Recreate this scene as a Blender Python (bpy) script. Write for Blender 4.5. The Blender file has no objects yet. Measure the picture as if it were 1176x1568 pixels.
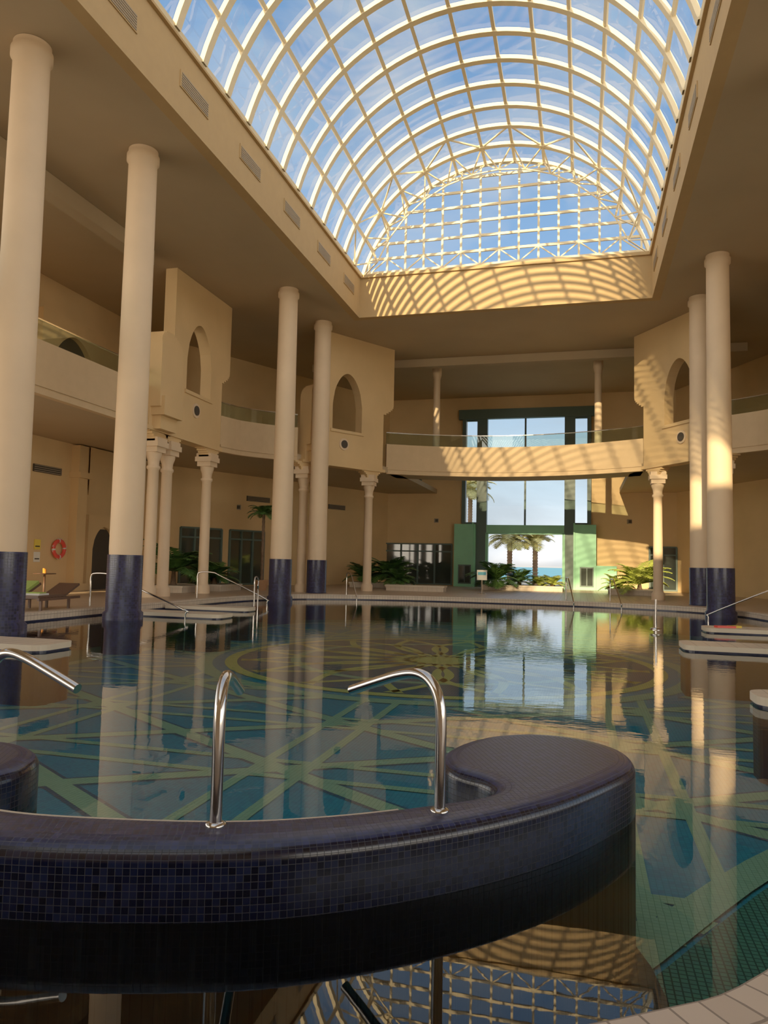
import bpy, bmesh, math, random
from mathutils import Vector, Matrix
from mathutils.geometry import tessellate_polygon
random.seed(7)
scene = bpy.context.scene
CX = -3.55
H = 1.65

# ---------------------------------------------------------------- materials
def new_mat(name):
    m = bpy.data.materials.new(name); m.use_nodes = True
    nt = m.node_tree
    for n in list(nt.nodes): nt.nodes.remove(n)
    return m, nt, nt.nodes, nt.links

def plain(name, col, rough=0.6, metal=0.0, var=0.0, vscale=3.0, bump=0.0, bscale=40.0, spec=0.5):
    m, nt, N, L = new_mat(name)
    o = N.new('ShaderNodeOutputMaterial'); b = N.new('ShaderNodeBsdfPrincipled')
    L.new(b.outputs[0], o.inputs[0])
    b.inputs['Base Color'].default_value = (*col, 1); b.inputs['Roughness'].default_value = rough
    b.inputs['Metallic'].default_value = metal
    b.inputs['Specular IOR Level'].default_value = spec
    tc = N.new('ShaderNodeTexCoord')
    if var > 0:
        no = N.new('ShaderNodeTexNoise'); no.inputs['Scale'].default_value = vscale; no.inputs['Detail'].default_value = 5
        L.new(tc.outputs['Object'], no.inputs['Vector'])
        r = N.new('ShaderNodeValToRGB')
        r.color_ramp.elements[0].position = 0.3; r.color_ramp.elements[1].position = 0.7
        r.color_ramp.elements[0].color = (*[c*(1-var) for c in col], 1)
        r.color_ramp.elements[1].color = (*[min(1, c*(1+var)) for c in col], 1)
        L.new(no.outputs['Fac'], r.inputs[0]); L.new(r.outputs[0], b.inputs['Base Color'])
    if bump > 0:
        n2 = N.new('ShaderNodeTexNoise'); n2.inputs['Scale'].default_value = bscale
        L.new(tc.outputs['Object'], n2.inputs['Vector'])
        bp = N.new('ShaderNodeBump'); bp.inputs['Strength'].default_value = bump; bp.inputs['Distance'].default_value = 0.01
        L.new(n2.outputs['Fac'], bp.inputs['Height']); L.new(bp.outputs[0], b.inputs['Normal'])
    return m

def mosaic(name, cols, size, grout, rough=0.25, uv=False, gw=0.45, sizey=None):
    m, nt, N, L = new_mat(name)
    o = N.new('ShaderNodeOutputMaterial'); b = N.new('ShaderNodeBsdfPrincipled')
    L.new(b.outputs[0], o.inputs[0]); b.inputs['Roughness'].default_value = rough
    tc = N.new('ShaderNodeTexCoord')
    sc = N.new('ShaderNodeVectorMath'); sc.operation = 'MULTIPLY'
    sc.inputs[1].default_value = (1/size, 1/(sizey or size), 0)
    L.new(tc.outputs['UV' if uv else 'Object'], sc.inputs[0])
    fl = N.new('ShaderNodeVectorMath'); fl.operation = 'FLOOR'; L.new(sc.outputs[0], fl.inputs[0])
    fr = N.new('ShaderNodeVectorMath'); fr.operation = 'FRACTION'; L.new(sc.outputs[0], fr.inputs[0])
    wn = N.new('ShaderNodeTexWhiteNoise'); wn.noise_dimensions = '2D'; L.new(fl.outputs[0], wn.inputs['Vector'])
    r = N.new('ShaderNodeValToRGB'); els = r.color_ramp.elements
    while len(els) < len(cols): els.new(0.5)
    for i, c in enumerate(cols):
        els[i].position = i/(len(cols)-1) if len(cols) > 1 else 0; els[i].color = (*c, 1)
    L.new(wn.outputs['Value'], r.inputs[0])
    sp = N.new('ShaderNodeSeparateXYZ'); L.new(fr.outputs[0], sp.inputs[0])
    ab = []
    for k in (0, 1):
        s = N.new('ShaderNodeMath'); s.operation = 'SUBTRACT'; L.new(sp.outputs[k], s.inputs[0]); s.inputs[1].default_value = .5
        a = N.new('ShaderNodeMath'); a.operation = 'ABSOLUTE'; L.new(s.outputs[0], a.inputs[0]); ab.append(a)
    mx = N.new('ShaderNodeMath'); mx.operation = 'MAXIMUM'; L.new(ab[0].outputs[0], mx.inputs[0]); L.new(ab[1].outputs[0], mx.inputs[1])
    gt = N.new('ShaderNodeMath'); gt.operation = 'GREATER_THAN'; L.new(mx.outputs[0], gt.inputs[0]); gt.inputs[1].default_value = gw
    mi = N.new('ShaderNodeMix'); mi.data_type = 'RGBA'
    L.new(gt.outputs[0], mi.inputs[0]); L.new(r.outputs[0], mi.inputs[6]); mi.inputs[7].default_value = (*grout, 1)
    L.new(mi.outputs[2], b.inputs['Base Color'])
    rr = N.new('ShaderNodeMath'); rr.operation = 'MULTIPLY_ADD'; L.new(gt.outputs[0], rr.inputs[0]); rr.inputs[1].default_value = .5; rr.inputs[2].default_value = rough
    L.new(rr.outputs[0], b.inputs['Roughness'])
    return m

def glassy(name, tint, refl=0.06, rough=0.0, fresnel=None):
    m, nt, N, L = new_mat(name)
    o = N.new('ShaderNodeOutputMaterial'); mx = N.new('ShaderNodeMixShader')
    t = N.new('ShaderNodeBsdfTransparent'); t.inputs[0].default_value = (*tint, 1)
    g = N.new('ShaderNodeBsdfGlossy'); g.inputs['Roughness'].default_value = rough; g.inputs[0].default_value = (1, 1, 1, 1)
    L.new(t.outputs[0], mx.inputs[1]); L.new(g.outputs[0], mx.inputs[2]); L.new(mx.outputs[0], o.inputs[0])
    mx.inputs[0].default_value = refl
    return m, nt, N, L, mx, g

def water_mat():
    m, nt, N, L, mx, g = glassy('water', (.78, .96, .98))
    g.inputs['Roughness'].default_value = 0.01
    f = N.new('ShaderNodeFresnel'); f.inputs[0].default_value = 1.40
    tc = N.new('ShaderNodeTexCoord')
    mp = N.new('ShaderNodeMapping'); mp.inputs['Scale'].default_value = (1.0, 1.8, 1)
    L.new(tc.outputs['Object'], mp.inputs[0])
    n1 = N.new('ShaderNodeTexNoise'); n1.inputs['Scale'].default_value = 3.5; n1.inputs['Detail'].default_value = 3
    L.new(mp.outputs[0], n1.inputs['Vector'])
    # ripples: calm near the seat wall (y<6), livelier in the open basin
    sp = N.new('ShaderNodeSeparateXYZ'); L.new(tc.outputs['Object'], sp.inputs[0])
    mr = N.new('ShaderNodeMapRange'); mr.inputs[1].default_value = 4; mr.inputs[2].default_value = 14; mr.inputs[3].default_value = .010; mr.inputs[4].default_value = .15
    L.new(sp.outputs[1], mr.inputs[0])
    b = N.new('ShaderNodeBump'); b.inputs['Distance'].default_value = 0.012
    L.new(mr.outputs[0], b.inputs['Strength'])
    L.new(n1.outputs['Fac'], b.inputs['Height'])
    L.new(b.outputs[0], g.inputs['Normal'])
    L.new(f.outputs[0], mx.inputs[0])
    return m

M = {}
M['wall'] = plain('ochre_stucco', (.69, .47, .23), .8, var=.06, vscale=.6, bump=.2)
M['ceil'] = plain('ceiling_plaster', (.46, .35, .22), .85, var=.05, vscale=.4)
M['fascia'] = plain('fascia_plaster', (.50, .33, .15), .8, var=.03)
M['column'] = plain('column_plaster', (.72, .53, .34), .65, var=.04, vscale=1.2)
M['parapet'] = plain('parapet_plaster', (.62, .44, .25), .75, var=.03)
M['rib'] = plain('cream_painted_steel', (.80, .66, .42), .5)
M['grille'] = plain('grille_metal', (.30, .24, .17), .5)
M['slot'] = plain('dark_slot', (.05, .04, .03), .8)
M['chrome'] = plain('stainless_steel', (.62, .59, .56), .13, metal=1.0)
M['frame'] = plain('grey_green_frame', (.07, .12, .11), .45)
M['green'] = plain('green_panel', (.24, .62, .38), .35, var=.08, vscale=1)
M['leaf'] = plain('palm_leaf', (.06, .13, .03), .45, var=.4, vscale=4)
M['leaf_sun'] = plain('cycad_leaf_sun_tint', (.30, .36, .06), .45, var=.3, vscale=4)  # brighter yellow-green leaf copy with sunlight put into its colour
M['leaf_tan'] = plain('tan_palm_leaf', (.42, .40, .16), .5, var=.4, vscale=3)  # tan-green fronds of the terrace palms
M['trunk'] = plain('palm_trunk', (.16, .10, .06), .9, var=.3, vscale=8)
M['pot'] = plain('terracotta', (.42, .22, .11), .8)
M['sand'] = plain('terrace_stone', (.62, .52, .38), .9, var=.1)
M['sea'] = plain('sea', (.06, .36, .48), .35, var=.15, vscale=.05)
M['white'] = plain('white_cloth', (.6, .6, .56), .9)
M['greencloth'] = plain('green_cushion', (.30, .40, .08), .9)
M['wood'] = plain('dark_wood', (.10, .05, .03), .5)
M['red'] = plain('red_plastic', (.75, .07, .05), .4)
M['paper'] = plain('paper', (.75, .72, .62), .8)
M['darkglass'] = plain('dark_window_glass', (.035, .045, .04), .04, spec=.8)
M['yellow'] = plain('yellow_foam', (.8, .6, .08), .7)
M['orange'] = plain('orange_juice', (.8, .3, .03), .3)
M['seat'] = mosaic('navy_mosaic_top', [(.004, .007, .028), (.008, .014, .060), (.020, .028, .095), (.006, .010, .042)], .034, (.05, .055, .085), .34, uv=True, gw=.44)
M['seatshade'] = mosaic('navy_mosaic_side_shaded', [(.0008, .0015, .007), (.0015, .003, .017), (.006, .010, .034), (.001, .002, .009)], .034, (.016, .018, .026), .2, uv=True, gw=.455)  # side copy of the navy tile, darker: shade is put into the colour
M['colbase'] = mosaic('navy_mosaic_column', [(.004, .006, .024), (.012, .014, .056), (.022, .024, .085)], .06, (.05, .05, .07), .3, uv=True)
M['pooltile'] = mosaic('teal_pool_mosaic', [(.003, .19, .30), (.007, .29, .41), (.005, .24, .35)], .05, (.015, .21, .27), .4)
M['poolband'] = mosaic('olive_pool_mosaic', [(.32, .48, .28), (.40, .55, .32), (.36, .51, .31)], .05, (.22, .34, .20), .4)
M['poolblue'] = mosaic('deep_blue_pool_mosaic', [(.003, .07, .14), (.005, .10, .19)], .05, (.01, .07, .12), .4)
M['poolgold'] = mosaic('gold_pool_mosaic', [(.75, .60, .14), (.85, .68, .18)], .05, (.5, .42, .12), .4)
M['poolgreen'] = mosaic('green_pool_mosaic', [(.04, .19, .13), (.06, .24, .14), (.05, .21, .15)], .05, (.012, .05, .035), .4, gw=.40)
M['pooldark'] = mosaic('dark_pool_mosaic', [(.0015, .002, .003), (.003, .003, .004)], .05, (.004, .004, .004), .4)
M['poolside'] = mosaic('navy_pool_side', [(.01, .015, .05), (.02, .025, .08)], .05, (.05, .05, .06), .3, uv=True)
M['deck'] = mosaic('beige_deck_tile', [(.46, .33, .21), (.51, .37, .24), (.48, .35, .23)], .3, (.36, .26, .17), .35, gw=.485)
M['coping'] = mosaic('cream_coping_tile', [(.56, .46, .34), (.62, .50, .37)], .25, (.38, .30, .22), .4, gw=.48)
M['copinguv'] = mosaic('cream_coping_strip_tile', [(.54, .43, .33), (.64, .52, .40), (.58, .46, .36)], .12, (.28, .22, .17), .4, uv=True, gw=.46, sizey=.16)
M['lip'] = plain('cream_lip', (.62, .52, .39), .5)
M['water'] = water_mat()
M['glass'] = glassy('clear_glass', (.93, .96, .97), .06)[0]
M['railglass'] = glassy('balustrade_glass', (.80, .88, .84), .05)[0]

# ---------------------------------------------------------------- mesh builder
class MB:
    def __init__(s): s.v = []; s.f = []; s.mats = []
    def mi(s, m):
        m = M[m]
        if m not in s.mats: s.mats.append(m)
        return s.mats.index(m)
    def add(s, vs, fs, m, uvs=None, smooth=False):
        o = len(s.v); k = s.mi(m); s.v += [tuple(v) for v in vs]
        for i, f in enumerate(fs):
            s.f.append((tuple(o+j for j in f), k, uvs[i] if uvs else None, smooth))
    def box(s, x0, x1, y0, y1, z0, z1, m):
        v = [(x, y, z) for z in (z0, z1) for y in (y0, y1) for x in (x0, x1)]
        s.add(v, [(0, 2, 3, 1), (4, 5, 7, 6), (0, 1, 5, 4), (2, 6, 7, 3), (0, 4, 6, 2), (1, 3, 7, 5)], m)
    def rbox(s, c, hx, hy, hz, ang, m, tilt=0):
        R = Matrix.Rotation(ang, 3, 'Z') @ Matrix.Rotation(tilt, 3, 'X')
        v = [Vector(c)+R @ Vector((x, y, z)) for z in (-hz, hz) for y in (-hy, hy) for x in (-hx, hx)]
        s.add(v, [(0, 2, 3, 1), (4, 5, 7, 6), (0, 1, 5, 4), (2, 6, 7, 3), (0, 4, 6, 2), (1, 3, 7, 5)], m)
    def beam(s, p, q, w, h, m, up=(0, 0, 1)):
        p = Vector(p); q = Vector(q); d = (q-p).normalized(); u = Vector(up)
        if abs(d.dot(u)) > .98: u = Vector((0, 1, 0))
        r = d.cross(u).normalized(); u = r.cross(d)
        v = [c+r*a*w/2+u*b*h/2 for c in (p, q) for a, b in ((-1, -1), (1, -1), (1, 1), (-1, 1))]
        s.add(v, [(0, 3, 2, 1), (4, 5, 6, 7), (0, 1, 5, 4), (1, 2, 6, 5), (2, 3, 7, 6), (3, 0, 4, 7)], m)
    def lathe(s, cx, cy, prof, m, n=32, smooth=True, uvr=None):
        v = []
        for r, z in prof:
            for i in range(n):
                a = 2*math.pi*i/n; v.append((cx+r*math.cos(a), cy+r*math.sin(a), z))
        fs = []; uvs = []
        R = uvr or max(p[0] for p in prof)
        for k in range(len(prof)-1):
            for i in range(n):
                j = (i+1) % n
                fs.append((k*n+i, k*n+j, (k+1)*n+j, (k+1)*n+i))
                u0 = 2*math.pi*R*i/n; u1 = 2*math.pi*R*(i+1)/n
                z0 = prof[k][1]; z1 = prof[k+1][1]
                uvs.append([(u0, z0), (u1, z0), (u1, z1), (u0, z1)])
        s.add(v, fs, m, uvs, smooth)
        s.add([v[i] for i in range(n)], [tuple(range(n))], m)
        s.add([v[(len(prof)-1)*n+i] for i in range(n)], [tuple(range(n))], m)
    def tube(s, pts, r, m, n=12):
        P = [Vector(p) for p in pts]; T = []
        for i in range(len(P)):
            a = P[max(i-1, 0)]; b = P[min(i+1, len(P)-1)]; T.append((b-a).normalized())
        nrm = T[0].orthogonal().normalized(); v = []
        for i, p in enumerate(P):
            nrm = (nrm-T[i]*nrm.dot(T[i])).normalized(); b = T[i].cross(nrm)
            for k in range(n):
                a = 2*math.pi*k/n; v.append(p+(nrm*math.cos(a)+b*math.sin(a))*r)
        fs = [(i*n+k, i*n+(k+1) % n, (i+1)*n+(k+1) % n, (i+1)*n+k) for i in range(len(P)-1) for k in range(n)]
        s.add(v, fs, m, smooth=True)
        s.add(v[:n], [tuple(range(n))], m); s.add(v[-n:], [tuple(range(n))], m)
    def prism(s, out, z0, z1, m, mside=None, side_uv=True):
        n = len(out)
        tri = tessellate_polygon([[Vector((x, y, 0)) for x, y in out]])
        s.add([(x, y, z1) for x, y in out], tri, m, [[out[i] for i in t] for t in tri])
        s.add([(x, y, z0) for x, y in out], tri, m, [[out[i] for i in t] for t in tri])
        s.sidewall(out, z0, z1, mside or m)
    def sidewall(s, out, z0, z1, m):
        n = len(out); L = 0; v = [(x, y, z) for z in (z0, z1) for x, y in out]; fs = []; uvs = []
        for i in range(n):
            j = (i+1) % n; d = math.dist(out[i], out[j])
            fs.append((i, j, n+j, n+i)); uvs.append([(L, z0), (L+d, z0), (L+d, z1), (L, z1)]); L += d
        s.add(v, fs, m, uvs)
    def holed(s, outer, inner, z, m):
        pts = outer+inner
        tri = tessellate_polygon([[Vector((x, y, 0)) for x, y in outer], [Vector((x, y, 0)) for x, y in inner]])
        s.add([(x, y, z) for x, y in pts], tri, m)
    def strip(s, pts, z0, z1, th, m):
        """wall following an open polyline, thickness th"""
        n = len(pts); L = []; R = []
        for i in range(n):
            a = Vector(pts[max(i-1, 0)]); b = Vector(pts[min(i+1, n-1)]); d = (b-a).normalized(); nn = Vector((-d.y, d.x))
            p = Vector(pts[i]); L.append(p+nn*th/2); R.append(p-nn*th/2)
        out = [tuple(p) for p in L]+[tuple(p) for p in reversed(R)]
        v = [(x, y, z) for z in (z0, z1) for x, y in out]; N2 = 2*n; fs = []
        for i in range(N2):
            j = (i+1) % N2; fs.append((i, j, N2+j, N2+i))
        for i in range(n-1):
            a, b, c, d = i, i+1, N2-2-i, N2-1-i
            fs.append((a, b, c, d)); fs.append((N2+a, N2+d, N2+c, N2+b))
        s.add(v, fs, m)
    def obj(s, name, loc=(0, 0, 0), parent=None, recalc=True):
        me = bpy.data.meshes.new(name)
        me.from_pydata([tuple(Vector(v)-Vector(loc)) for v in s.v], [], [f[0] for f in s.f])
        for m in s.mats: me.materials.append(m)
        uv = me.uv_layers.new(name='UVMap')
        for p, f in zip(me.polygons, s.f):
            p.material_index = f[1]; p.use_smooth = f[3]
            if f[2]:
                for li, c in zip(p.loop_indices, f[2]): uv.data[li].uv = c
        me.update()
        if recalc:
            bm = bmesh.new(); bm.from_mesh(me)
            bmesh.ops.recalc_face_normals(bm, faces=bm.faces); bm.to_mesh(me); bm.free()
        o = bpy.data.objects.new(name, me); o.location = loc
        scene.collection.objects.link(o)
        if parent: o.parent = parent
        return o

def spline(pts, k=6, closed=True):
    n = len(pts); out = []
    P = [Vector(p) for p in pts]
    rng = n if closed else n-1
    for i in range(rng):
        if closed: a, b, c, d = P[i-1], P[i], P[(i+1) % n], P[(i+2) % n]
        else: a, b, c, d = P[max(i-1, 0)], P[i], P[i+1], P[min(i+2, n-1)]
        for j in range(k):
            t = j/k
            out.append(.5*((2*b)+(c-a)*t+(2*a-5*b+4*c-d)*t*t+(3*b-a-3*c+d)*t**3))
    if not closed: out.append(P[-1])
    return [tuple(p) for p in out]

def offset(out, d):
    """positive d = outward for CCW outline"""
    n = len(out); r = []
    for i in range(n):
        a = Vector(out[i-1]); b = Vector(out[(i+1) % n]); t = (b-a).normalized()
        r.append((out[i][0]+t.y*d, out[i][1]-t.x*d))
    return r
def mir(p): return (2*CX-p[0],)+tuple(p[1:])
def face_up(o):
    bm = bmesh.new(); bm.from_mesh(o.data)
    for f in bm.faces:
        if f.normal.z < 0: f.normal_flip()
    bm.to_mesh(o.data); bm.free()

# ---------------------------------------------------------------- pool
half = [(-3.55, 1.5), (-2.2, 1.62), (-1.1, 1.93), (-.4, 2.25), (.25, 2.64), (.65, 3.0), (1.5, 4.2), (2.8, 6.3), (4.6, 8.6), (5.8, 10.2),
        (6.1, 13), (6.1, 18), (6.1, 23), (6.0, 26.5), (5.3, 29.2), (3.6, 30.9), (1.0, 31.9), (-1.4, 32.2), (-3.55, 32.25)]
rest = [mir(p) for p in reversed(half[1:-1])]
pool = spline(half+rest, 5)
DZ = .2
deck = MB()
outer = [(-21.2, -16), (14.1, -16), (14.1, 50), (-21.2, 50)]
cop_out = offset(pool, .32)
deck.holed(outer, cop_out, DZ, 'deck')
deck.box(-21.2, 14.1, -16, 50, -1.4, -1.3, 'deck')
deck.obj('floor')
cp = MB()
n = len(pool)
inn = offset(pool, -.02)
v = [(x, y, DZ+.02) for x, y in inn]+[(x, y, DZ+.02) for x, y in cop_out]
PL = [0]
for i in range(n): PL.append(PL[-1]+math.dist(pool[i], pool[(i+1) % n]))
cp.add(v, [(i, (i+1) % n, n+(i+1) % n, n+i) for i in range(n)], 'copinguv', [[(PL[i], 0), (PL[i+1], 0), (PL[i+1], .34), (PL[i], .34)] for i in range(n)])
cp.sidewall(inn, .04, DZ+.02, 'copinguv'); cp.sidewall(cop_out, DZ-.05, DZ+.02, 'lip')
cp.obj('pool_coping')
pw = MB(); pw.sidewall(pool, -.92, .06, 'poolside'); pw.obj('pool_side_lining')
wt = MB(); tri = tessellate_polygon([[Vector((x, y, 0)) for x, y in pool]])
wt.add([(x, y, 0) for x, y in pool], tri, 'water')
face_up(wt.obj('pool_water', recalc=False))

# pool floor + pattern
FZ = -.9
pf = MB()
tri = tessellate_polygon([[Vector((x, y, 0)) for x, y in pool]])
pf.add([(x, y, FZ) for x, y in pool], tri, 'pooltile')
def inside(p, poly):
    c = False; x, y = p
    for i in range(len(poly)):
        x1, y1 = poly[i-1]; x2, y2 = poly[i]
        if (y1 > y) != (y2 > y) and x < (x2-x1)*(y-y1)/(y2-y1)+x1: c = not c
    return c
border = offset(pool, -1.6)
cen = Vector((CX, 19.5))
def band(p, q, w, z, m, lim=border, hole=6.3):
    p = Vector(p); q = Vector(q); L = (q-p).length; d = (q-p)/L; nn = Vector((-d.y, d.x))*w/2
    N = int(L/.25); run = None
    for i in range(N+1):
        c = p+d*(L*i/N); ok = inside((c.x, c.y), lim) and (c-cen).length > hole
        if ok and run is None: run = c
        if (not ok or i == N) and run is not None:
            e = c
            pf.add([(run-nn).to_3d()+Vector((0, 0, z)), (e-nn).to_3d()+Vector((0, 0, z)), (e+nn).to_3d()+Vector((0, 0, z)), (run+nn).to_3d()+Vector((0, 0, z))], [(0, 1, 2, 3)], m)
            run = None
for di, ang in enumerate((math.radians(32), math.radians(-32), math.radians(90), math.radians(0))):
    d = Vector((math.cos(ang), math.sin(ang))); nn = Vector((-d.y, d.x))
    sp_ = 2.3 if di < 2 else (2.3/math.cos(math.radians(32))/2*1.0 if di == 3 else 2.3/math.sin(math.radians(32))/2)
    for k in range(-14, 15):
        for o in ((0,) if di < 2 else (-.32, .32)):
            c = cen+nn*(k*sp_*(1 if di < 2 else 2)+o)
            if di < 2: band(c-d*32, c+d*32, .34, FZ+.003+.001*di, 'poolblue')
            band(c-d*32, c+d*32, .24 if di < 2 else .14, FZ+.006+.001*di, 'poolband')
def ring(c, r0, r1, z, m, n=96):
    v = [(c[0]+r*math.cos(2*math.pi*i/n), c[1]+r*math.sin(2*math.pi*i/n), z) for r in (r0, r1) for i in range(n)]
    pf.add(v, [(i, (i+1) % n, n+(i+1) % n, n+i) for i in range(n)], m)
ring(cen, .0, 5.6, FZ+.009, 'poolblue')
ring(cen, 5.9, 6.3, FZ+.01, 'poolband'); ring(cen, 5.3, 5.6, FZ+.011, 'poolgold'); ring(cen, 3.7, 3.95, FZ+.011, 'poolband'); ring(cen, .0, .8, FZ+.012, 'poolgold')
for k in range(16):
    a = 2*math.pi*k/16; u = Vector((math.cos(a), math.sin(a))); q = Vector((-u.y, u.x))
    for sgn in (-1, 1):
        pts = []
        for t in [i/14 for i in range(15)]:
            r = .7+t*4.5; w_ = .8*math.sin(math.pi*t)
            pts.append((cen+u*r+q*w_*sgn, cen+u*r+q*(w_-.22)*sgn))
        v = []
        for A, B in pts: v += [(A.x, A.y, FZ+.014), (B.x, B.y, FZ+.014)]
        pf.add(v, [(2*i, 2*i+1, 2*i+3, 2*i+2) for i in range(14)], 'poolgold')
for d0, d1, m, z in ((-.0, -1.35, 'poolgreen', .018), (-1.40, -1.7, 'poolband', .02)):
    A = offset(pool, d0); B = offset(pool, d1)
    pf.add([(x, y, FZ+z) for x, y in A]+[(x, y, FZ+z) for x, y in B], [(i, (i+1) % n, n+(i+1) % n, n+i) for i in range(n)], m)
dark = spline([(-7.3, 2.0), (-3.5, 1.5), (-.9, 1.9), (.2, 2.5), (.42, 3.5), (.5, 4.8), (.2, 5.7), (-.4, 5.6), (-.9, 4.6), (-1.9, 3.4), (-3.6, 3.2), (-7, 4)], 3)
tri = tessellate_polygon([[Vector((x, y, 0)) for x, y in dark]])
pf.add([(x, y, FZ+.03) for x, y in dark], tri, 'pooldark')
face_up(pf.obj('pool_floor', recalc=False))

# curved mosaic seat wall
seat_pts = [(-5.6, 3.5), (-4.6, 2.98), (-3.6, 2.82), (-2.54, 2.92), (-1.69, 3.15), (-1.15, 3.41), (-.6, 3.84), (-.13, 4.37), (.2, 4.93), (.36, 5.35), (.3, 5.75), (.02, 6.02),
            (-.35, 6.06), (-.68, 5.86), (-.88, 5.5), (-.93, 5.15), (-.82, 4.86), (-.6, 4.7), (-.5, 4.54), (-.55, 4.36), (-.76, 4.16), (-1.2, 3.82),
            (-1.74, 3.54), (-2.5, 3.36), (-2.95, 3.33), (-3.3, 3.42), (-3.42, 3.65), (-3.36, 3.95), (-3.5, 4.3), (-3.9, 4.5), (-4.5, 4.4), (-5.1, 4.1)]
seat = spline(seat_pts, 6)
sm = MB()
prof = [(0, -.88), (0, .0), (0, .26)]+[(.085*(1-math.cos(a)), .26+.08*math.sin(a)) for a in [math.pi/2*k/6 for k in range(1, 7)]]+[(.13, .345)]
rings = [[(x, y, z) for x, y in offset(seat, -d)] for d, z in prof]
n2 = len(seat); Ls = [0]
for i in range(n2): Ls.append(Ls[-1]+math.dist(seat[i], seat[(i+1) % n2]))
vs = []; vacc = [0]
for k in range(len(prof)-1): vacc.append(vacc[-1]+math.dist(prof[k], prof[k+1]))
allv = [p for r in rings for p in r]
for k in range(len(prof)-1):
    fs = [(k*n2+i, k*n2+(i+1) % n2, (k+1)*n2+(i+1) % n2, (k+1)*n2+i) for i in range(n2)]
    uvs = [[(Ls[i], vacc[k]), (Ls[i+1], vacc[k]), (Ls[i+1], vacc[k+1]), (Ls[i], vacc[k+1])] for i in range(n2)]
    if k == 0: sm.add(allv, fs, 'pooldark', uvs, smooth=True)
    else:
        mi_ = sm.mi('seatshade' if k < 5 else 'seat')
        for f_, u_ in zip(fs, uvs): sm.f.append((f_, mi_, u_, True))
top = rings[-1]
tri = tessellate_polygon([[Vector((x, y, 0)) for x, y, z in top]])
sm.add(top, tri, 'seat', [[(top[i][0]*.9+top[i][1]*.42, top[i][1]*.9-top[i][0]*.42) for i in t] for t in tri])
sm.obj('mosaic_pool_seat_wall')
lip = MB()
inner = offset(seat, -.015)
i0 = 20*6+3; i1 = 25*6
lip.tube([(x, y, .315) for x, y in inner[i0:i1]], .012, 'lip', 8)
lip.obj('seat_wall_edge_trim')

# grab rails
def grab(base, d):
    m = MB(); d = Vector(d).normalized()
    prof = [(0, .34), (0, .6), (0, .82), (.025, .94), (.09, 1.015), (.19, 1.04), (.33, 1.015), (.53, .95), (.76, .87)]
    p = spline([(base[0]+d.x*a, base[1]+d.y*a, z) for a, z in prof], 6, False)
    m.tube(p, .030, 'chrome', 20)
    m.lathe(base[0], base[1], [(.05, .345), (.05, .355), (.033, .362)], 'chrome', 24)
    m.obj('pool_grab_rail', loc=(base[0], base[1], .345))
grab((-.72, 3.97), (-.63, .42)); grab((-1.735, 3.41), (-.22, .66)); grab((-3.62, 3.95), (.7, -.12))

# platforms
def platform(x0, x1, y, w):
    m = MB(); r = .22; s = 1 if x1 > x0 else -1; hw = w/2
    out = [(x0, y-hw)]
    for k in range(7):
        a = -math.pi/2+math.pi/2*k/6; out.append((x1-s*r+s*r*math.cos(a), y-hw+r+r*math.sin(a)))
    for k in range(7):
        a = math.pi/2*k/6; out.append((x1-s*r+s*r*math.cos(a), y+hw-r+r*math.sin(a)))
    out.append((x0, y+hw))
    if s < 0: out = out[::-1]
    m.prism(out, -.9, .03, 'poolside')
    m.prism(offset(out, .03), .031, .13, 'coping', 'lip')
    m.obj('pool_step_platform')
platform(-13.05, -8.85, 11.2, .9); platform(-13.05, -9.6, 19.1, .9); platform(-13.05, -10.2, 22.0, .8)
platform(6.05, 2.05, 16.6, 1.1); platform(6.0, 2.1, 10.2, .7); platform(6.0, 3.2, 21.5, 1.0)

# ---------------------------------------------------------------- columns
def column(x, y, zb):
    m = MB()
    m.lathe(x, y, [(.52, zb), (.52, .18), (.46, .24), (.46, 1.72)], 'colbase', 40, uvr=.46)
    m.lathe(x, y, [(.42, 1.72), (.43, 1.9), (.42, 4), (.385, 12.3), (.385, 12.6), (.44, 12.66), (.44, 12.84), (.40, 12.88), (.40, 12.99)], 'column', 40)
    m.obj('column', loc=(x, y, zb))
for y in (13.15, 17.5, 28.2, 32.5):
    zb = -.9 if y < 30 else .2
    column(-11.85, y, zb); column(4.75, y, zb)

# ---------------------------------------------------------------- ceiling, fascia
c = MB(); YB = -16; YE = 32.2; XL, XR = -9.98, 2.88
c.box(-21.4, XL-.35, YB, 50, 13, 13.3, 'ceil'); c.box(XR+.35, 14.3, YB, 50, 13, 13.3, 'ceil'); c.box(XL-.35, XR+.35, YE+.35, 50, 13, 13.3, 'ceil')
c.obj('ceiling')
b = MB()
b.strip([(-15.5, -16), (-15.5, 23.5)], 12.45, 12.99, .5, 'ceil'); b.strip([mir((-15.5, -16)), mir((-15.5, 23.5))], 12.45, 12.99, .5, 'ceil')
b.box(-15, 8, 39.5, 40.0, 12.55, 12.99, 'ceil')
b.obj('trim_1')
f = MB()
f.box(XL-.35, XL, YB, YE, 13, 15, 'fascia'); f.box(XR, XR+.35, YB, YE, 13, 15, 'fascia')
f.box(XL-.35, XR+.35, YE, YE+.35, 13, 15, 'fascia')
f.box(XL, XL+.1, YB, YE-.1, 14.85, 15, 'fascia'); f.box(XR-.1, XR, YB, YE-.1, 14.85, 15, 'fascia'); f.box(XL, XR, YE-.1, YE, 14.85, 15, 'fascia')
f.obj('skylight_fascia')
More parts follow.
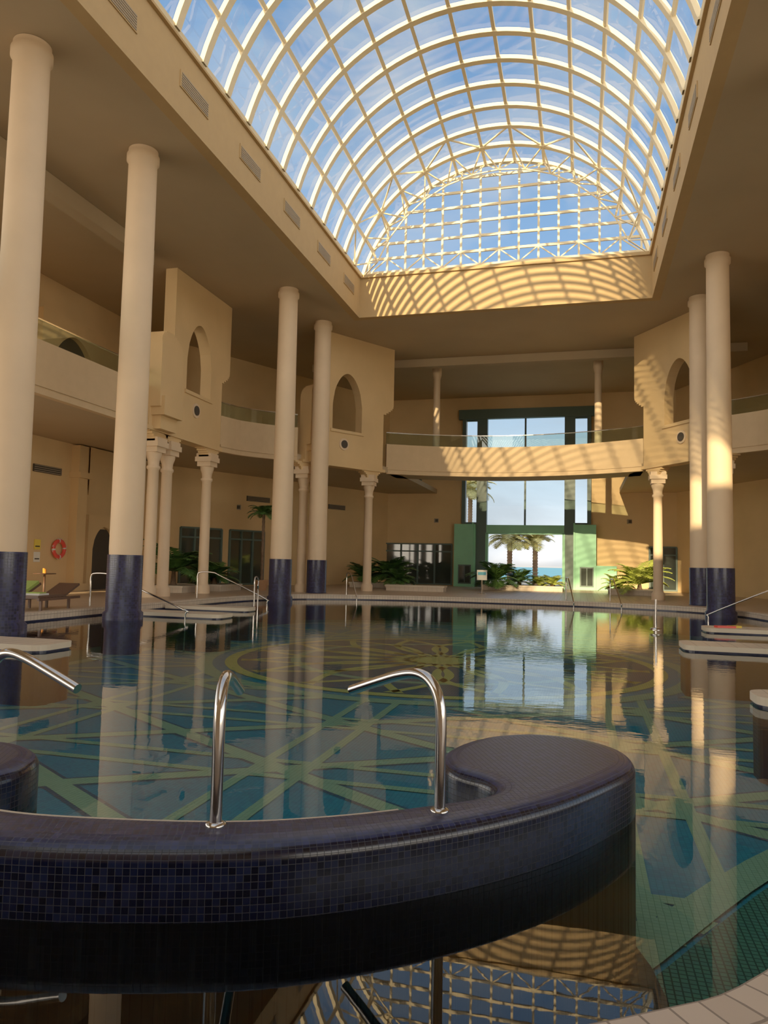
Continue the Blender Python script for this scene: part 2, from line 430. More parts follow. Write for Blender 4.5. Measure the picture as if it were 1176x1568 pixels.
for y in (10.1, 13.5, 16.9, 20.35, 23.8, 27.2, 30.5):
    L_ = 1.5
    for x, s in ((XL, 1), (XR, -1)):
        g = MB()
        g.box(min(x, x+s*.03), max(x, x+s*.03), y-L_/2, y+L_/2, 13.75, 14.2, 'fascia')
        for k in range(6):
            z = 13.79+k*.065
            g.box(min(x+s*.03, x+s*.045), max(x+s*.03, x+s*.045), y-L_/2+.06, y+L_/2-.06, z, z+.035, 'grille')
        g.obj('ventilation_grille')

# ---------------------------------------------------------------- vault
R = 6.65; ZC = 13.2; A0 = math.radians(74.3); NP = 13
def arc(a, r=R): return (CX+r*math.sin(a), ZC+r*math.cos(a))
vt = MB(); SP = 1.38; NR = 35; Y0 = 32.3
def rib(y, r0, r1, w, a0=A0, n=39):
    v = []
    for i in range(n+1):
        a = -a0+2*a0*i/n
        for r, dy in ((r0, -w/2), (r0, w/2), (r1, w/2), (r1, -w/2)):
            x, z = arc(a, r); v.append((x, y+dy, z))
    fs = []
    for i in range(n):
        for k in range(4): fs.append((4*i+k, 4*i+(k+1) % 4, 4*i+4+(k+1) % 4, 4*i+4+k))
    vt.add(v, fs, 'rib')
for k in range(NR+1): rib(Y0-k*SP, R-.14, R, .23)
for j in range(NP+1):
    a = -A0+2*A0*j/NP; x, z = arc(a, R-.05)
    vt.beam((x, Y0, z), (x, Y0-NR*SP, z), .12, .08, 'rib', up=(math.sin(a), 0, math.cos(a)))
R2 = R-.8
for j in range(NP):
    a = -A0+2*A0*j/NP; a2 = -A0+2*A0*(j+1)/NP; am = (a+a2)/2
    p = arc(a, R-.08); q = arc(a2, R-.08); c1 = arc(am, R2)
    for yy in (Y0, Y0-SP):
        vt.beam((p[0], yy, p[1]), (c1[0], Y0-SP/2, c1[1]), .05, .05, 'rib'); vt.beam((q[0], yy, q[1]), (c1[0], Y0-SP/2, c1[1]), .05, .05, 'rib')
    if j < NP-1:
        c2 = arc(am+2*A0/NP, R2); vt.beam((c1[0], Y0-SP/2, c1[1]), (c2[0], Y0-SP/2, c2[1]), .05, .05, 'rib')
    if j % 2 == 0: vt.beam((p[0], Y0-SP, p[1]), (q[0], Y0-2*SP, q[1]), .06, .06, 'rib')
    else: vt.beam((p[0], Y0-2*SP, p[1]), (q[0], Y0-SP, q[1]), .06, .06, 'rib')
for k in range(-7, 8):
    x = CX+k*.86; zt = ZC+math.sqrt(max(R*R-(x-CX)**2, 0))
    vt.beam((x, Y0, 15), (x, Y0, zt), .09, .09, 'rib')
for z in (15.08, 15.75, 16.45, 17.15, 17.85, 18.55, 19.2):
    hw = math.sqrt(R*R-(z-ZC)**2); vt.beam((CX-hw, Y0, z), (CX+hw, Y0, z), .08, .11 if z > 15.5 else .16, 'rib')
for k in range(-7, 7):
    x = CX+k*.86; s = 1 if k % 2 else 0
    vt.beam((x, Y0, 15.75-.67*s), (x+.86, Y0, 15.08+.67*s), .05, .05, 'rib')
vt.obj('skylight_frame')
vg = MB(); v = []; NG = 39
for i in range(NG+1):
    x, z = arc(-A0+2*A0*i/NG, R+.02); v += [(x, Y0-NR*SP, z), (x, Y0, z)]
vg.add(v, [(2*i, 2*i+1, 2*i+3, 2*i+2) for i in range(NG)], 'glass', smooth=True)
vg.obj('skylight_glass', recalc=False)

# ---------------------------------------------------------------- outer walls
def arch_strips(m, A, B, s0, s1, zb, zs, ztop, z_hi, th, mat, nseg=16, pointed=True):
    A = Vector(A); B = Vector(B); u = (B-A).normalized(); nn = Vector((-u.y, u.x))*th/2
    def P(s, z, side): c_ = A+u*s+nn*side; return (c_.x, c_.y, z)
    prev = None
    for i in range(nseg+1):
        t = i/nseg; s = s0+(s1-s0)*t; x = abs(2*t-1)
        zz = zs+(ztop-zs)*((1-x**1.9)**.62 if pointed else math.sqrt(max(0, 1-x*x)))
        if prev:
            a, za = prev
            v = [P(a, za, -1), P(s, zz, -1), P(s, z_hi, -1), P(a, z_hi, -1), P(a, za, 1), P(s, zz, 1), P(s, z_hi, 1), P(a, z_hi, 1)]
            m.add(v, [(0, 1, 2, 3), (4, 7, 6, 5), (0, 4, 5, 1), (3, 2, 6, 7)], mat)
        prev = (s, zz)
def lbox(m, A, B, sa, sb, da, db, z0, z1, mat):
    A = Vector(A); B = Vector(B); u = (B-A).normalized(); nn = Vector((u.y, -u.x))
    if (Vector((CX, 20))-A).dot(nn) < 0: nn = -nn
    out = [A+u*sa+nn*da, A+u*sb+nn*da, A+u*sb+nn*db, A+u*sa+nn*db]
    v = [(p.x, p.y, z) for z in (z0, z1) for p in out]
    m.add(v, [(0, 1, 2, 3), (4, 7, 6, 5), (0, 1, 5, 4), (1, 2, 6, 5), (2, 3, 7, 6), (3, 0, 4, 7)], mat)

wl = MB()
wl.strip([(-21.2, 15.0), (-21.2, 33.05)], DZ, 13, .3, 'wall'); wl.strip([(-21.2, 33), (-13.0, 49.7)], DZ, 13, .3, 'wall')
for y in (19.5, 27.2, 32.4):
    wl.box(-21.1, -20.65, y-.3, y+.3, DZ, 6.4, 'wall'); wl.box(-21.1, -20.5, y-.4, y+.4, 5.0, 5.25, 'wall'); wl.box(-21.1, -20.55, y-.36, y+.36, DZ, .5, 'wall')
arch_strips(wl, (-20.75, 27.5), (-20.75, 32.1), .0, 4.6, DZ, 4.3, 5.9, 6.4, .35, 'wall')
wl.obj('wall_left')
wr = MB(); wr.strip([mir((-21.2, 15.0)), mir((-21.2, 33.05))], DZ, 13, .3, 'wall'); wr.strip([mir((-21.2, 33)), mir((-13.0, 49.7))], DZ, 13, .3, 'wall')
wr.obj('wall_right')
wb = MB(); wb.box(-21.2, 14.1, -16.3, -16, DZ, 15, 'wall'); wb.box(XL, XR, -16.3, -16, 15, 16.9, 'wall'); wb.obj('wall_back')  # upper box: unseen gable upstand added to block low sun
wf = MB(); y0, y1 = 49.5, 49.8
def fw(xa, xb, za, zb, m='wall', ya=y0, yb=y1): wf.box(xa, xb, ya, yb, za, zb, m)
fw(-13.3, -7.5, DZ, 13); fw(.4, 6.2, DZ, 13)
fw(-7.5, .4, 11.6, 13); fw(-7.5, -6.75, DZ, 4.3, 'green'); fw(-.35, .4, DZ, 4.3, 'green')
wf.obj('wall_far')
w1 = MB()
for s in (0, 1):
    def X(a): return a if not s else 2*CX-a
    def bx(xa, xb, za, zb, m, ya, yb):
        p, q = X(xa), X(xb); w1.box(min(p, q), max(p, q), ya, yb, za, zb, m)
    bx(-6.75, -6.07, DZ, 11.6, 'frame', 49.25, 49.75)
    bx(-7.75, -7.5, 4.4, 11.9, 'frame', 49.25, 49.5)
    for z in (4.3, 7.9, 11.35): bx(-7.5, -6.75, z, z+.2, 'frame', 49.4, 49.6)
w1.box(-8.0, .9, 49.15, 49.5, 11.45, 12.1, 'frame')
w1.box(-6.07, -1.03, 49.35, 49.6, 7.3, 8.3, 'frame')
w1.box(-3.62, -3.5, 49.4, 49.55, 4.3, 11.5, 'frame')
w1.box(-6.07, -1.03, 49.2, 49.6, 3.72, 4.32, 'green')
w1.box(-6.12, -5.95, 49.2, 49.6, DZ, 3.8, 'green'); w1.box(-1.15, -.98, 49.2, 49.6, DZ, 3.8, 'green')
w1.box(-7.5, .4, 49.56, 49.57, 4.3, 11.5, 'glass')
w1.obj('window_1')
vb = MB()
vb.box(-8.15, -6.75, 48.8, 49.5, DZ, 4.35, 'green'); vb.box(-.35, .95, 48.8, 49.5, DZ, 4.35, 'green'); vb.box(.95, 2.2, 48.9, 49.5, DZ, 1.75, 'green')
for x in (-7.85, -.05):
    vb.box(x, x+.85, 48.76, 48.8, .4, 1.65, 'frame'); vb.box(x+.08, x+.4, 48.74, 48.76, .48, 1.57, 'darkglass'); vb.box(x+.46, x+.78, 48.74, 48.76, .48, 1.57, 'darkglass')
for x in (-6.95, -1.0+.55):
    vb.box(x, x+.1, 48.7, 48.8, DZ, 4.45, 'green')
vb.obj('entrance_porch_screen')
def glazed(name, P, Q, z0, z1, n, nrm):
    m = MB(); P = Vector(P); Q = Vector(Q); nv = Vector(nrm).normalized(); d = (Q-P)
    def q(t, z, o): c_ = P+d*t+nv*o; return (c_.x, c_.y, z)
    m.add([q(0, z0, .02), q(1, z0, .02), q(1, z1, .02), q(0, z1, .02)], [(0, 1, 2, 3)], 'darkglass')
    for i in range(n+1): m.beam(q(i/n, z0, .06), q(i/n, z1, .06), .1, .1, 'frame', up=(nv.x, nv.y, 0))
    for z in (z0+.05, z1-.5, z1): m.beam(q(0, z, .06), q(1, z, .06), .09, .09, 'frame')
    m.obj(name)
glazed('window_2', (-13.1, 49.5), (-8.4, 49.5), .25, 3.0, 4, (0, -1))
dn = Vector((16.7, -8.2)).normalized()
def diag(s, o=.15): return (-21.2+8.2*s+dn.x*o, 33+16.7*s+dn.y*o)
glazed('door_1', diag(.10), diag(.24), .25, 3.3, 3, dn); glazed('door_2', diag(.27), diag(.40), .25, 3.3, 3, dn)
glazed('window_3', mir(diag(.12)), mir(diag(.40)), .25, 3.3, 5, (-dn.x, dn.y))
glazed('window_4', mir((-12.9, 49.5)), mir((-11.3, 49.5)), .25, 3.0, 2, (0, -1))
glazed('window_5', (-12.6, 49.5), (-10.6, 49.5), 6.9, 9.6, 2, (0, -1)); glazed('window_6', (3.5, 49.5), (5.3, 49.5), 6.9, 9.6, 2, (0, -1))

ad = MB()
arch_strips(ad, (-20.95, 28.0), (-20.95, 30.3), .35, 1.95, DZ, 2.0, 3.0, 3.5, .14, 'wall')
ad.box(-21.03, -20.88, 28.0, 28.35, DZ, 3.5, 'wall'); ad.box(-21.03, -20.88, 29.95, 30.3, DZ, 3.5, 'wall')
ad.box(-21.04, -21.0, 28.35, 29.95, DZ, 2.9, 'slot')
ad.obj('door_3')
for mm in (0, 1):
    ad = MB(); q = (lambda p: mir(p)) if mm else (lambda p: p)
    for ya in (17.2, 24.4):
        A_, B_ = q((-20.9, ya)), q((-20.9, ya+4))
        arch_strips(ad, A_, B_, .5, 3.5, 6.75, 9.0, 10.9, 11.6, .3, 'wall')
        lbox(ad, A_, B_, 0, .5, -.15, .15, 6.75, 11.6, 'wall'); lbox(ad, A_, B_, 3.5, 4, -.15, .15, 6.75, 11.6, 'wall'); lbox(ad, A_, B_, .4, 3.6, -.13, -.10, 6.75, 11.2, 'slot')
    ad.obj('door_4' if not mm else 'door_5')

# ---------------------------------------------------------------- arcade screens + pillars + balconies
def pillar(x, y, z1=6.4):
    m = MB()
    m.lathe(x, y, [(.30, DZ), (.30, .5), (.25, .56), (.22, .62), (.21, 3), (.20, 4.95), (.25, 5.0), (.25, 5.08), (.20, 5.12), (.22, 5.3), (.29, 5.5), (.29, 5.6)], 'column', 20)
    m.box(x-.31, x+.31, y-.31, y+.31, 5.6, 5.8, 'column')
    m.box(x-.38, x+.38, y-.38, y+.38, 5.8, 6.0, 'column'); m.box(x-.34, x+.34, y-.34, y+.34, 6.0, z1, 'column')
    m.obj('arcade_pillar', loc=(x, y, DZ))

def screen(A, B, s0, s1, pil, mirror, dz):
    if mirror: A = mir(A); B = mir(B)
    m = MB(); L = math.dist(A, B); u = (Vector(B)-Vector(A)).normalized()
    h = .25; zb = 8.8+dz; sp_ = s0-1.0 if s0 > 2 else s0-.75; zp = 9.5
    lbox(m, A, B, 0, sp_, -h, h, 6.4, zp, 'wall'); lbox(m, A, B, sp_, s0, -h, h, 6.4, 12.99, 'wall'); lbox(m, A, B, s1, L, -h, h, 6.4, 12.99, 'wall')
    lbox(m, A, B, s0, s1, -h, h, 6.4, zb, 'wall')
    arch_strips(m, A, B, s0, s1, zb, zb+1.3, zb+2.9, 12.99, 2*h, 'wall')
    lbox(m, A, B, s0-.12, s1+.12, h, h+.06, zb-.14, zb, 'wall')
    # pilaster with rounded cap on near end
    lbox(m, A, B, .0, sp_, h, h+.42, 7.2, zp, 'wall')
    for k in range(8):
        wv = sp_/2*math.sqrt(max(0.02, 1-((k+.5)/8)**2)); lbox(m, A, B, sp_/2-wv, sp_/2+wv, -h, h+.42-.02*k, zp+.08*k, zp+.08*(k+1), 'wall')
    lbox(m, A, B, .1, sp_-.1, h, h+.55, 6.9, 7.6, 'wall'); lbox(m, A, B, .2, sp_-.2, h, h+.35, 6.4, 6.9, 'wall')
    lbox(m, A, B, L, L+.7, -h, h, 10.0, 12.99, 'wall')
    for k in range(6):
        wv = .7*math.cos(k/6*math.pi/2); lbox(m, A, B, L, L+wv, -h, h, 10.0-.1*(k+1), 10.0-.1*k, 'wall')
    lbox(m, A, B, -.15, L+.15, -h-.05, h+.05, 6.35, 6.5, 'wall')
    # brackets: stepped corbels easing beam into pillars
    for s in pil:
        for k in range(5):
            wv = .34+.5*(1-math.cos(k/5*math.pi/2)); lbox(m, A, B, s-wv, s+wv, -h+.02, h-.02, 6.0+.08*k, 6.08+.08*k, 'wall')
    sc_ = (s0+s1)/2-.2; nn = Vector((u.y, -u.x))
    if (Vector((CX, 20))-Vector(A)).dot(nn) < 0: nn = -nn
    c0 = Vector(A)+u*sc_+nn*(h+.0)
    for r, mt, of in ((.3, 'column', 0), (.2, 'slot', .03)):
        vs = []
        for o_ in (0, .05):
            for k in range(20):
                a = 2*math.pi*k/20; p = c0+u*r*math.cos(a)+nn*(of+o_); vs.append((p.x, p.y, zb-.7+r*math.sin(a)))
        m.add(vs, [tuple(range(20)), tuple(range(39, 19, -1))]+[(k, (k+1) % 20, 20+(k+1) % 20, 20+k) for k in range(20)], mt)
    m.obj('arcade_screen_wall')
    for s in pil:
        p = Vector(A)+u*s; pillar(p.x, p.y, 6.15)
for mm in (False, True):
    screen((-15.5, 23.6), (-15.5, 29.1), 2.5, 4.5, (.8, 1.75, 4.9), mm, -.4)
    screen((-12.9, 32.9), (-10.2, 37.1), 1.6, 3.5, (.15, .8, 4.3), mm, -.6)

front = spline([(-15.5, 29.4), (-15.1, 30.6), (-14.2, 31.8), (-13.1, 32.7)], 5, False)
far_arc = []
for i in range(25):
    t = -1+2*i/24; x = CX+6.55*t; far_arc.append((x, 39.9-1.9*t*t))
def parap(path, name='balcony_parapet', zt=8.0, glass=True):
    m = MB(); m.strip(path, 6.4, zt, .24, 'parapet'); m.strip(path, 6.62, 6.72, .32, 'parapet')
    if glass:
        m.strip(path, zt, zt+.62, .03, 'railglass'); m.strip(path, zt+.62, zt+.66, .06, 'chrome')
    m.obj(name)
for mm in (False, True):
    q = (lambda P: [mir(p) for p in P]) if mm else (lambda P: P)
    parap(q([(-15.5, -10), (-15.5, 5), (-15.5, 15), (-15.5, 23.55)])); parap(q(front))
    s = MB()
    out = q([(-21.2, -10), (-15.5, -10), (-15.5, 29.1)]+front[1:]+[(-10.2, 37.1), (-9.5, 39.5), (-9.5, 49.6), (-13.0, 49.6), (-21.2, 33)])
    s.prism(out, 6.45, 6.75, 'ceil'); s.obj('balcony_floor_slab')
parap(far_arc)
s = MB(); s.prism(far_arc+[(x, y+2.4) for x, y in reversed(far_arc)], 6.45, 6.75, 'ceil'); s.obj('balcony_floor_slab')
for x in (-8.0, .9):
    m = MB(); m.lathe(x, 41.2, [(.28, 6.75), (.28, 7.0), (.2, 7.1), (.19, 12.2), (.26, 12.5), (.26, 12.99)], 'column', 20); m.obj('gallery_post', loc=(x, 41.2, 6.75))

# wall fittings
for P, Q in (((-21.0, 20.6), (-21.0, 22.2)), ((-21.0, 24.6), (-21.0, 26.2)), (diag(.33, .17), diag(.42, .17)), (diag(.68, .17), diag(.76, .17))):
    m = MB(); P = Vector(P); Q = Vector(Q)
    m.beam((P.x, P.y, 5.15), (Q.x, Q.y, 5.15), .08, .3, 'slot')
    for k in range(4): m.beam((P.x+.05, P.y, 5.03+.08*k), (Q.x+.05, Q.y, 5.03+.08*k), .03, .025, 'grille')
    m.obj('air_grille')
for x, y in ((-21.02, 23.6), (diag(.3, .16)), (diag(.5, .16)), (-9.5, 49.46), (3.0, 49.46)):
    m = MB(); m.rbox((x, y, 4.6), .14, .06, .14, 0.4, 'grille'); m.rbox((x+.03, y-.05, 4.6), .09, .05, .09, .4, 'slot'); m.obj('wall_speaker')

# lifebuoy
m = MB(); cxx, cyy, czz = -20.9, 26.2, 1.95; NN = 36; nn_ = 12
vs = []
for i in range(NN):
    a = 2*math.pi*i/NN
    for k in range(nn_):
        b_ = 2*math.pi*k/nn_; r = .33+.085*math.cos(b_)
        vs.append((cxx+.07*math.sin(b_), cyy+r*math.cos(a), czz+r*math.sin(a)))
for i in range(NN):
    f_ = [(i*nn_+k, i*nn_+(k+1) % nn_, ((i+1) % NN)*nn_+(k+1) % nn_, ((i+1) % NN)*nn_+k) for k in range(nn_)]
    m.add([vs[j] for q_ in f_ for j in q_], [tuple(range(4*t, 4*t+4)) for t in range(len(f_))], 'white' if i % 9 == 0 else 'red', smooth=True)
for a in (45, 135, 225, 315):
    a = math.radians(a); m.beam((cxx+.02, cyy+.44*math.cos(a-.6), czz+.44*math.sin(a-.6)), (cxx+.02, cyy+.44*math.cos(a+.6), czz+.44*math.sin(a+.6)), .02, .02, 'white')
m.obj('lifebuoy')
m = MB(); m.box(-21.04, -21.02, 24.0, 24.5, 1.6, 2.4, 'paper'); m.box(-21.02, -21.01, 24.06, 24.44, 2.2, 2.3, 'red')
for k in range(7): m.box(-21.02, -21.01, 24.06, 24.44, 1.68+.07*k, 1.70+.07*k, 'slot')
m.obj('notice_board')
m = MB(); m.box(-21.04, -21.02, 24.9, 25.25, 1.9, 2.3, 'yellow'); m.box(-21.02, -21.01, 24.95, 25.2, 2.0, 2.05, 'slot'); m.box(-21.04, -21.02, 24.9, 25.25, 1.4, 1.8, 'paper'); m.box(-21.02, -21.01, 24.95, 25.2, 1.5, 1.55, 'slot'); m.obj('safety_sign')

# loungers
def lounger(x, y, ang, pillow=True):
    m = MB(); Rz = Matrix.Rotation(ang, 3, 'Z')
    def b_(c_, hx, hy, hz, mt, tilt=0):
        c2 = Rz @ Vector(c_); m.rbox((x+c2.x, y+c2.y, DZ+c2.z), hx, hy, hz, ang, mt, tilt)
    for sx in (-.33, .33):
        b_((sx, 0, .3), .03, .98, .035, 'wood')
        for sy in (-.85, .45): b_((sx, sy, .14), .03, .03, .14, 'wood')
    for k in range(9): b_((0, -.9+k*.16, .33), .33, .045, .012, 'wood')
    b_((0, -.35, .375), .31, .60, .03, 'wood'); b_((0, .62, .50), .31, .42, .03, 'wood', math.radians(22))
    if pillow: b_((0, .6, .56), .29, .36, .05, 'greencloth', math.radians(22))
    b_((0, -.6, .42), .25, .22, .03, 'white'); b_((.02, -.6, .46), .2, .14, .02, 'greencloth')
    m.obj('sun_lounger', loc=(x, y, DZ))
lounger(-15.0, 16.9, .15); lounger(-14.1, 17.35, .12, False)
m = MB(); m.lathe(-19.4, 23.6, [(.25, DZ), (.25, .24), (.04, .27), (.04, .95), (.4, .97), (.4, 1.0)], 'wood', 24)
m.lathe(-19.3, 23.5, [(.04, 1.0), (.05, 1.16)], 'orange', 12); m.lathe(-19.52, 23.7, [(.04, 1.0), (.05, 1.18)], 'orange', 12); m.obj('drinks_table')

# stair handrails
def handrail(P, d, rise=.95, L1=.6, L2=2.0, drop=.9, zb=DZ+.02):
    m = MB(); d = Vector(d).normalized(); P = Vector(P)
    def q(s, z): c_ = P+d*s; return (c_.x, c_.y, z)
    pts = [q(0, zb), q(0, zb+rise*.6), q(.0, zb+rise-.12), q(.1, zb+rise), q(L1, zb+rise), q(L1+.3, zb+rise-.12), q(L1+L2, zb+rise-drop), q(L1+L2+.08, zb+rise-drop-.15), q(L1+L2+.08, -.88)]
    m.tube(spline(pts, 4, False), .024, 'chrome', 10)
    m.obj('stair_handrail', loc=(P.x, P.y, zb))
handrail((-13.7, 18.6), (1, -.1), L2=2.6); handrail((-10.4, 22.6), (-.3, 1), zb=.13, L2=.2, drop=.3)
handrail((-13.6, 24.6), (1, .1)); handrail((-9.9, 31.0), (.6, -1), L2=1.2)
handrail((1.2, 32.6), (.15, -1), L2=1.6); handrail((-.6, 32.9), (.15, -1), L2=1.6); handrail((6.6, 25.5), (-1, 0))
m = MB(); m.tube([(1.9, 20.6, -.9), (1.9, 20.6, .55), (1.9, 20.6, .85)], .03, 'chrome'); m.lathe(1.9, 20.6, [(.14, .05), (.14, .1), (.05, .12)], 'chrome', 16); m.obj('pool_post')

# plants
def fronds(m, c, nf, L, mat, lean=.9, seed=1, nl=15, lw=.035, ll=.32):
    rnd = random.Random(seed); c = Vector(c)
    for i in range(nf):
        az = 2*math.pi*(i*.381966)+rnd.uniform(-.15, .15); e = math.radians(rnd.uniform(15, 78)); Lf = L*rnd.uniform(.8, 1.1)
        h_ = Vector((math.cos(az), math.sin(az), 0)); p = c.copy(); pts = [p.copy()]; ang = e; ns = 10
        for k in range(ns):
            ang -= lean*(.09+.02*k); p = p+(h_*math.cos(ang)+Vector((0, 0, math.sin(ang))))*Lf/ns; pts.append(p.copy())
        m.tube(pts, .012*L, mat, 4)
        side = Vector((-h_.y, h_.x, 0))
        for j in range(nl):
            t = (j+1.2)/(nl+1)*ns; k = min(int(t), ns-1); q_ = pts[k].lerp(pts[k+1], t-k); tg = (pts[k+1]-pts[k]).normalized()
            wl_ = ll*L*math.sin(math.pi*min(.97, .18+.8*j/nl))
            for s_ in (-1, 1):
                tip = q_+side*s_*wl_+tg*wl_*.6-Vector((0, 0, wl_*.15)); w_ = tg*lw*L
                mid = q_.lerp(tip, .4)
                m.add([q_-w_*.4, mid-w_, tip, mid+w_, q_+w_*.4], [(0, 1, 2, 3, 4)], mat)
def plant(name, x, y, z, L, trunk=0.0, seed=1, nf=22, mat='leaf', pot=False, z0=DZ, tr=.12, lean=.9):
    m = MB()
    if pot:
        m.lathe(x, y, [(.22, z0), (.34, z0+.45), (.37, z0+.5), (.33, z0+.5), (.3, z0+.46)], 'pot', 24)
    if trunk > 0:
        pr = []
        k = int((z-z0)/.12)
        for i in range(k+1):
            zz = z0+(z-z0)*i/k; pr += [(tr*(1.12 if i % 2 else .92), zz)]
        m.lathe(x, y, pr, 'trunk', 12)
    elif z > z0: m.lathe(x, y, [(tr*1.3, z0), (tr, z0+.1), (tr*.7, z)], 'trunk', 10)
    fronds(m, (x, y, z-.03), nf, L, mat, seed=seed, lean=lean)
    m.obj(name, loc=(x, y, z0), recalc=False)
plant('potted_palm', -15.0, 33.4, 3.9, .95, 1, 3, 24, pot=True, tr=.07)
plant('potted_palm', mir((-15.9, 28.6))[0], 31.5, 3.9, .95, 1, 4, 24, pot=True, tr=.07)
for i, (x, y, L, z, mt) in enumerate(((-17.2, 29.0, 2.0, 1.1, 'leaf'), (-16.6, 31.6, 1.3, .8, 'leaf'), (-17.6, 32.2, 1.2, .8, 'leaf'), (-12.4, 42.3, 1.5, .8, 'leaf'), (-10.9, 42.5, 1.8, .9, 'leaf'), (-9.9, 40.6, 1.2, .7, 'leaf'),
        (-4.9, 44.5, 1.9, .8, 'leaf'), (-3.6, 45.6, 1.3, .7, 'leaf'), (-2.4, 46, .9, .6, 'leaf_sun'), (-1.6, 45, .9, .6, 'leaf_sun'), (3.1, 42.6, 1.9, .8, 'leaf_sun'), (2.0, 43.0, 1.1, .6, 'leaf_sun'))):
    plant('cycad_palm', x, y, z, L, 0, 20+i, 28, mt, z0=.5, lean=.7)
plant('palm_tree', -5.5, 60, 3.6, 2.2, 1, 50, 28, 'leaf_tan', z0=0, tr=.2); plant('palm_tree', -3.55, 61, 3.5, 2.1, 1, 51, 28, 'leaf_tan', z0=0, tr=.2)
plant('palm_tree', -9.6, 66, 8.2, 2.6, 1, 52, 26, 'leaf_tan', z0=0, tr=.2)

def bed(x0, x1, y0_, y1_):
    m = MB(); m.box(x0, x1, y0_, y1_, DZ, .42, 'coping'); m.box(x0-.05, x1+.05, y0_-.05, y1_+.05, .42, .5, 'lip'); m.obj('planter_bench')
bed(-10.0, -6.9, 38.2, 39.0); bed(-10.3, -9.4, 39.9, 41.2); bed(-5.6, -1.0, 43.9, 47); bed(-13.1, -10.2, 41.6, 43.4); bed(1.5, 3.9, 41.8, 44); bed(-18.2, -15.9, 30.9, 33); bed(-18.0, -16.3, 28.2, 29.8)
m = MB(); m.box(-5.0, -4.5, 37.0, 37.04, .9, 1.4, 'paper'); m.box(-4.95, -4.55, 36.99, 37.0, 1.15, 1.3, 'sea'); m.box(-4.78, -4.72, 37.0, 37.05, DZ, .9, 'chrome'); m.rbox((-4.75, 37.02, DZ+.02), .2, .15, .02, 0, 'chrome'); m.obj('pool_sign')
m = MB()
m.rbox((3.7, 21.4, .155), .25, .1, .025, .3, 'red'); m.rbox((3.95, 21.55, .155), .14, .12, .025, .6, 'yellow'); m.obj('folded_towel')

# ---------------------------------------------------------------- outside
m = MB(); m.box(-60, 60, 50, 85, -.2, 0, 'sand'); m.obj('ground')
m = MB(); m.box(-900, 900, 85, 2500, -3.2, -3, 'sea'); m.obj('sea')

# ---------------------------------------------------------------- lights
a_, c_ = .100, .28
sun_to = Vector((a_, 1, -c_)).normalized()
sd = bpy.data.lights.new('sun', 'SUN'); sd.energy = 7.5; sd.color = (1, .74, .40); sd.angle = math.radians(.5)
so = bpy.data.objects.new('sun', sd); so.rotation_euler = sun_to.to_track_quat('-Z', 'Y').to_euler(); scene.collection.objects.link(so); so.location = (0, -30, 30)

wd = bpy.data.worlds.new('sky'); scene.world = wd; wd.use_nodes = True
nt = wd.node_tree; N = nt.nodes; L = nt.links
for x in list(N): N.remove(x)
wo = N.new('ShaderNodeOutputWorld'); bg = N.new('ShaderNodeBackground'); L.new(bg.outputs[0], wo.inputs[0])
tc = N.new('ShaderNodeTexCoord'); sp = N.new('ShaderNodeSeparateXYZ'); L.new(tc.outputs['Generated'], sp.inputs[0])
rp = N.new('ShaderNodeValToRGB'); e = rp.color_ramp.elements
e[0].position = 0.0; e[0].color = (.45, .36, .25, 1); e[1].position = 1; e[1].color = (.12, .25, .48, 1)
x = e.new(.495); x.color = (.5, .42, .3, 1); x = e.new(.505); x.color = (1.0, 1.0, 1.0, 1); x = e.new(.56); x.color = (.62, .82, .98, 1); x = e.new(.64); x.color = (.26, .44, .70, 1); x = e.new(.75); x.color = (.14, .29, .54, 1)
ma = N.new('ShaderNodeMath'); ma.operation = 'MULTIPLY_ADD'; ma.inputs[1].default_value = .5; ma.inputs[2].default_value = .5
L.new(sp.outputs[2], ma.inputs[0]); L.new(ma.outputs[0], rp.inputs[0])
mp = N.new('ShaderNodeMapping'); mp.inputs['Scale'].default_value = (2.2, 1.2, 5); L.new(tc.outputs['Generated'], mp.inputs[0])
no = N.new('ShaderNodeTexNoise'); no.inputs['Scale'].default_value = 2.2; no.inputs['Detail'].default_value = 7; no.inputs['Distortion'].default_value = .5
L.new(mp.outputs[0], no.inputs['Vector'])
cr = N.new('ShaderNodeMapRange'); cr.inputs[1].default_value = .38; cr.inputs[2].default_value = .66; cr.inputs[4].default_value = .85; L.new(no.outputs['Fac'], cr.inputs[0])
up = N.new('ShaderNodeMath'); up.operation = 'GREATER_THAN'; up.inputs[1].default_value = 0.0; L.new(sp.outputs[2], up.inputs[0])
mu = N.new('ShaderNodeMath'); mu.operation = 'MULTIPLY'; L.new(cr.outputs[0], mu.inputs[0]); L.new(up.outputs[0], mu.inputs[1])
mi = N.new('ShaderNodeMix'); mi.data_type = 'RGBA'; L.new(mu.outputs[0], mi.inputs[0]); L.new(rp.outputs[0], mi.inputs[6]); mi.inputs[7].default_value = (.46, .52, .58, 1)
dt = N.new('ShaderNodeVectorMath'); dt.operation = 'DOT_PRODUCT'; dt.inputs[1].default_value = tuple(-sun_to); L.new(tc.outputs['Generated'], dt.inputs[0])
mxm = N.new('ShaderNodeMath'); mxm.operation = 'MAXIMUM'; mxm.inputs[1].default_value = 0; L.new(dt.outputs['Value'], mxm.inputs[0])
pw_ = N.new('ShaderNodeMath'); pw_.operation = 'POWER'; pw_.inputs[1].default_value = 1.6; L.new(mxm.outputs[0], pw_.inputs[0])
gl = N.new('ShaderNodeVectorMath'); gl.operation = 'SCALE'; gl.inputs[0].default_value = (1.0, .85, .6); L.new(pw_.outputs[0], gl.inputs['Scale'])
ad_ = N.new('ShaderNodeVectorMath'); ad_.operation = 'ADD'; L.new(mi.outputs[2], ad_.inputs[0]); L.new(gl.outputs[0], ad_.inputs[1])
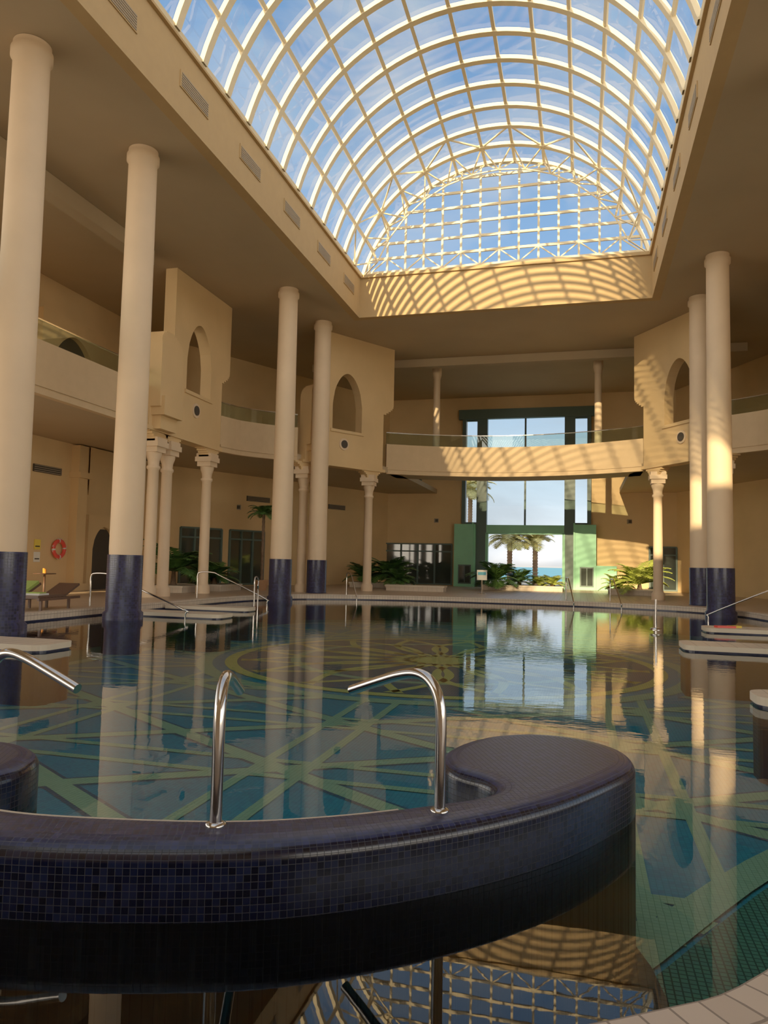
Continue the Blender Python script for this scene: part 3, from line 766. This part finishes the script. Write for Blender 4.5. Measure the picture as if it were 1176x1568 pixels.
# warm horizon glow added towards the sun side as fill for the hall
az = N.new('ShaderNodeMath'); az.operation = 'ABSOLUTE'; L.new(sp.outputs[2], az.inputs[0])
om = N.new('ShaderNodeMath'); om.operation = 'SUBTRACT'; om.inputs[0].default_value = 1.0; L.new(az.outputs[0], om.inputs[1])
p5 = N.new('ShaderNodeMath'); p5.operation = 'POWER'; p5.inputs[1].default_value = 4.0; L.new(om.outputs[0], p5.inputs[0])
hm = N.new('ShaderNodeMapRange'); hm.interpolation_type = 'SMOOTHSTEP'; hm.inputs[1].default_value = -.45; hm.inputs[2].default_value = .15; L.new(dt.outputs['Value'], hm.inputs[0])
hz = N.new('ShaderNodeMath'); hz.operation = 'MULTIPLY'; L.new(p5.outputs[0], hz.inputs[0]); L.new(hm.outputs[0], hz.inputs[1])
hc = N.new('ShaderNodeVectorMath'); hc.operation = 'SCALE'; hc.inputs[0].default_value = (3.0, 2.45, 1.75); L.new(hz.outputs[0], hc.inputs['Scale'])
ad2 = N.new('ShaderNodeVectorMath'); ad2.operation = 'ADD'; L.new(ad_.outputs[0], ad2.inputs[0]); L.new(hc.outputs[0], ad2.inputs[1])
L.new(ad2.outputs[0], bg.inputs[0]); bg.inputs[1].default_value = 1.0

# ---------------------------------------------------------------- camera
psi = math.radians(14.94); p = math.radians(3.94); ro = .021
F = Vector((-math.sin(psi)*math.cos(p), math.cos(psi)*math.cos(p), math.sin(p)))
R0 = Vector((math.cos(psi), math.sin(psi), 0)); U0 = R0.cross(F)
U = U0*math.cos(ro)-R0*math.sin(ro); Rr = R0*math.cos(ro)+U0*math.sin(ro)
mat = Matrix(((Rr.x, U.x, -F.x, 0), (Rr.y, U.y, -F.y, 0), (Rr.z, U.z, -F.z, H), (0, 0, 0, 1)))
cd = bpy.data.cameras.new('camera'); cd.sensor_fit = 'VERTICAL'; cd.sensor_height = 36; cd.sensor_width = 27; cd.lens = 36*1132/1568; cd.clip_end = 5000
co = bpy.data.objects.new('camera', cd); co.matrix_world = mat; scene.collection.objects.link(co); scene.camera = co
scene.view_settings.view_transform = 'Standard'
scene.view_settings.gamma = 1.18
scene.view_settings.exposure = 0.22
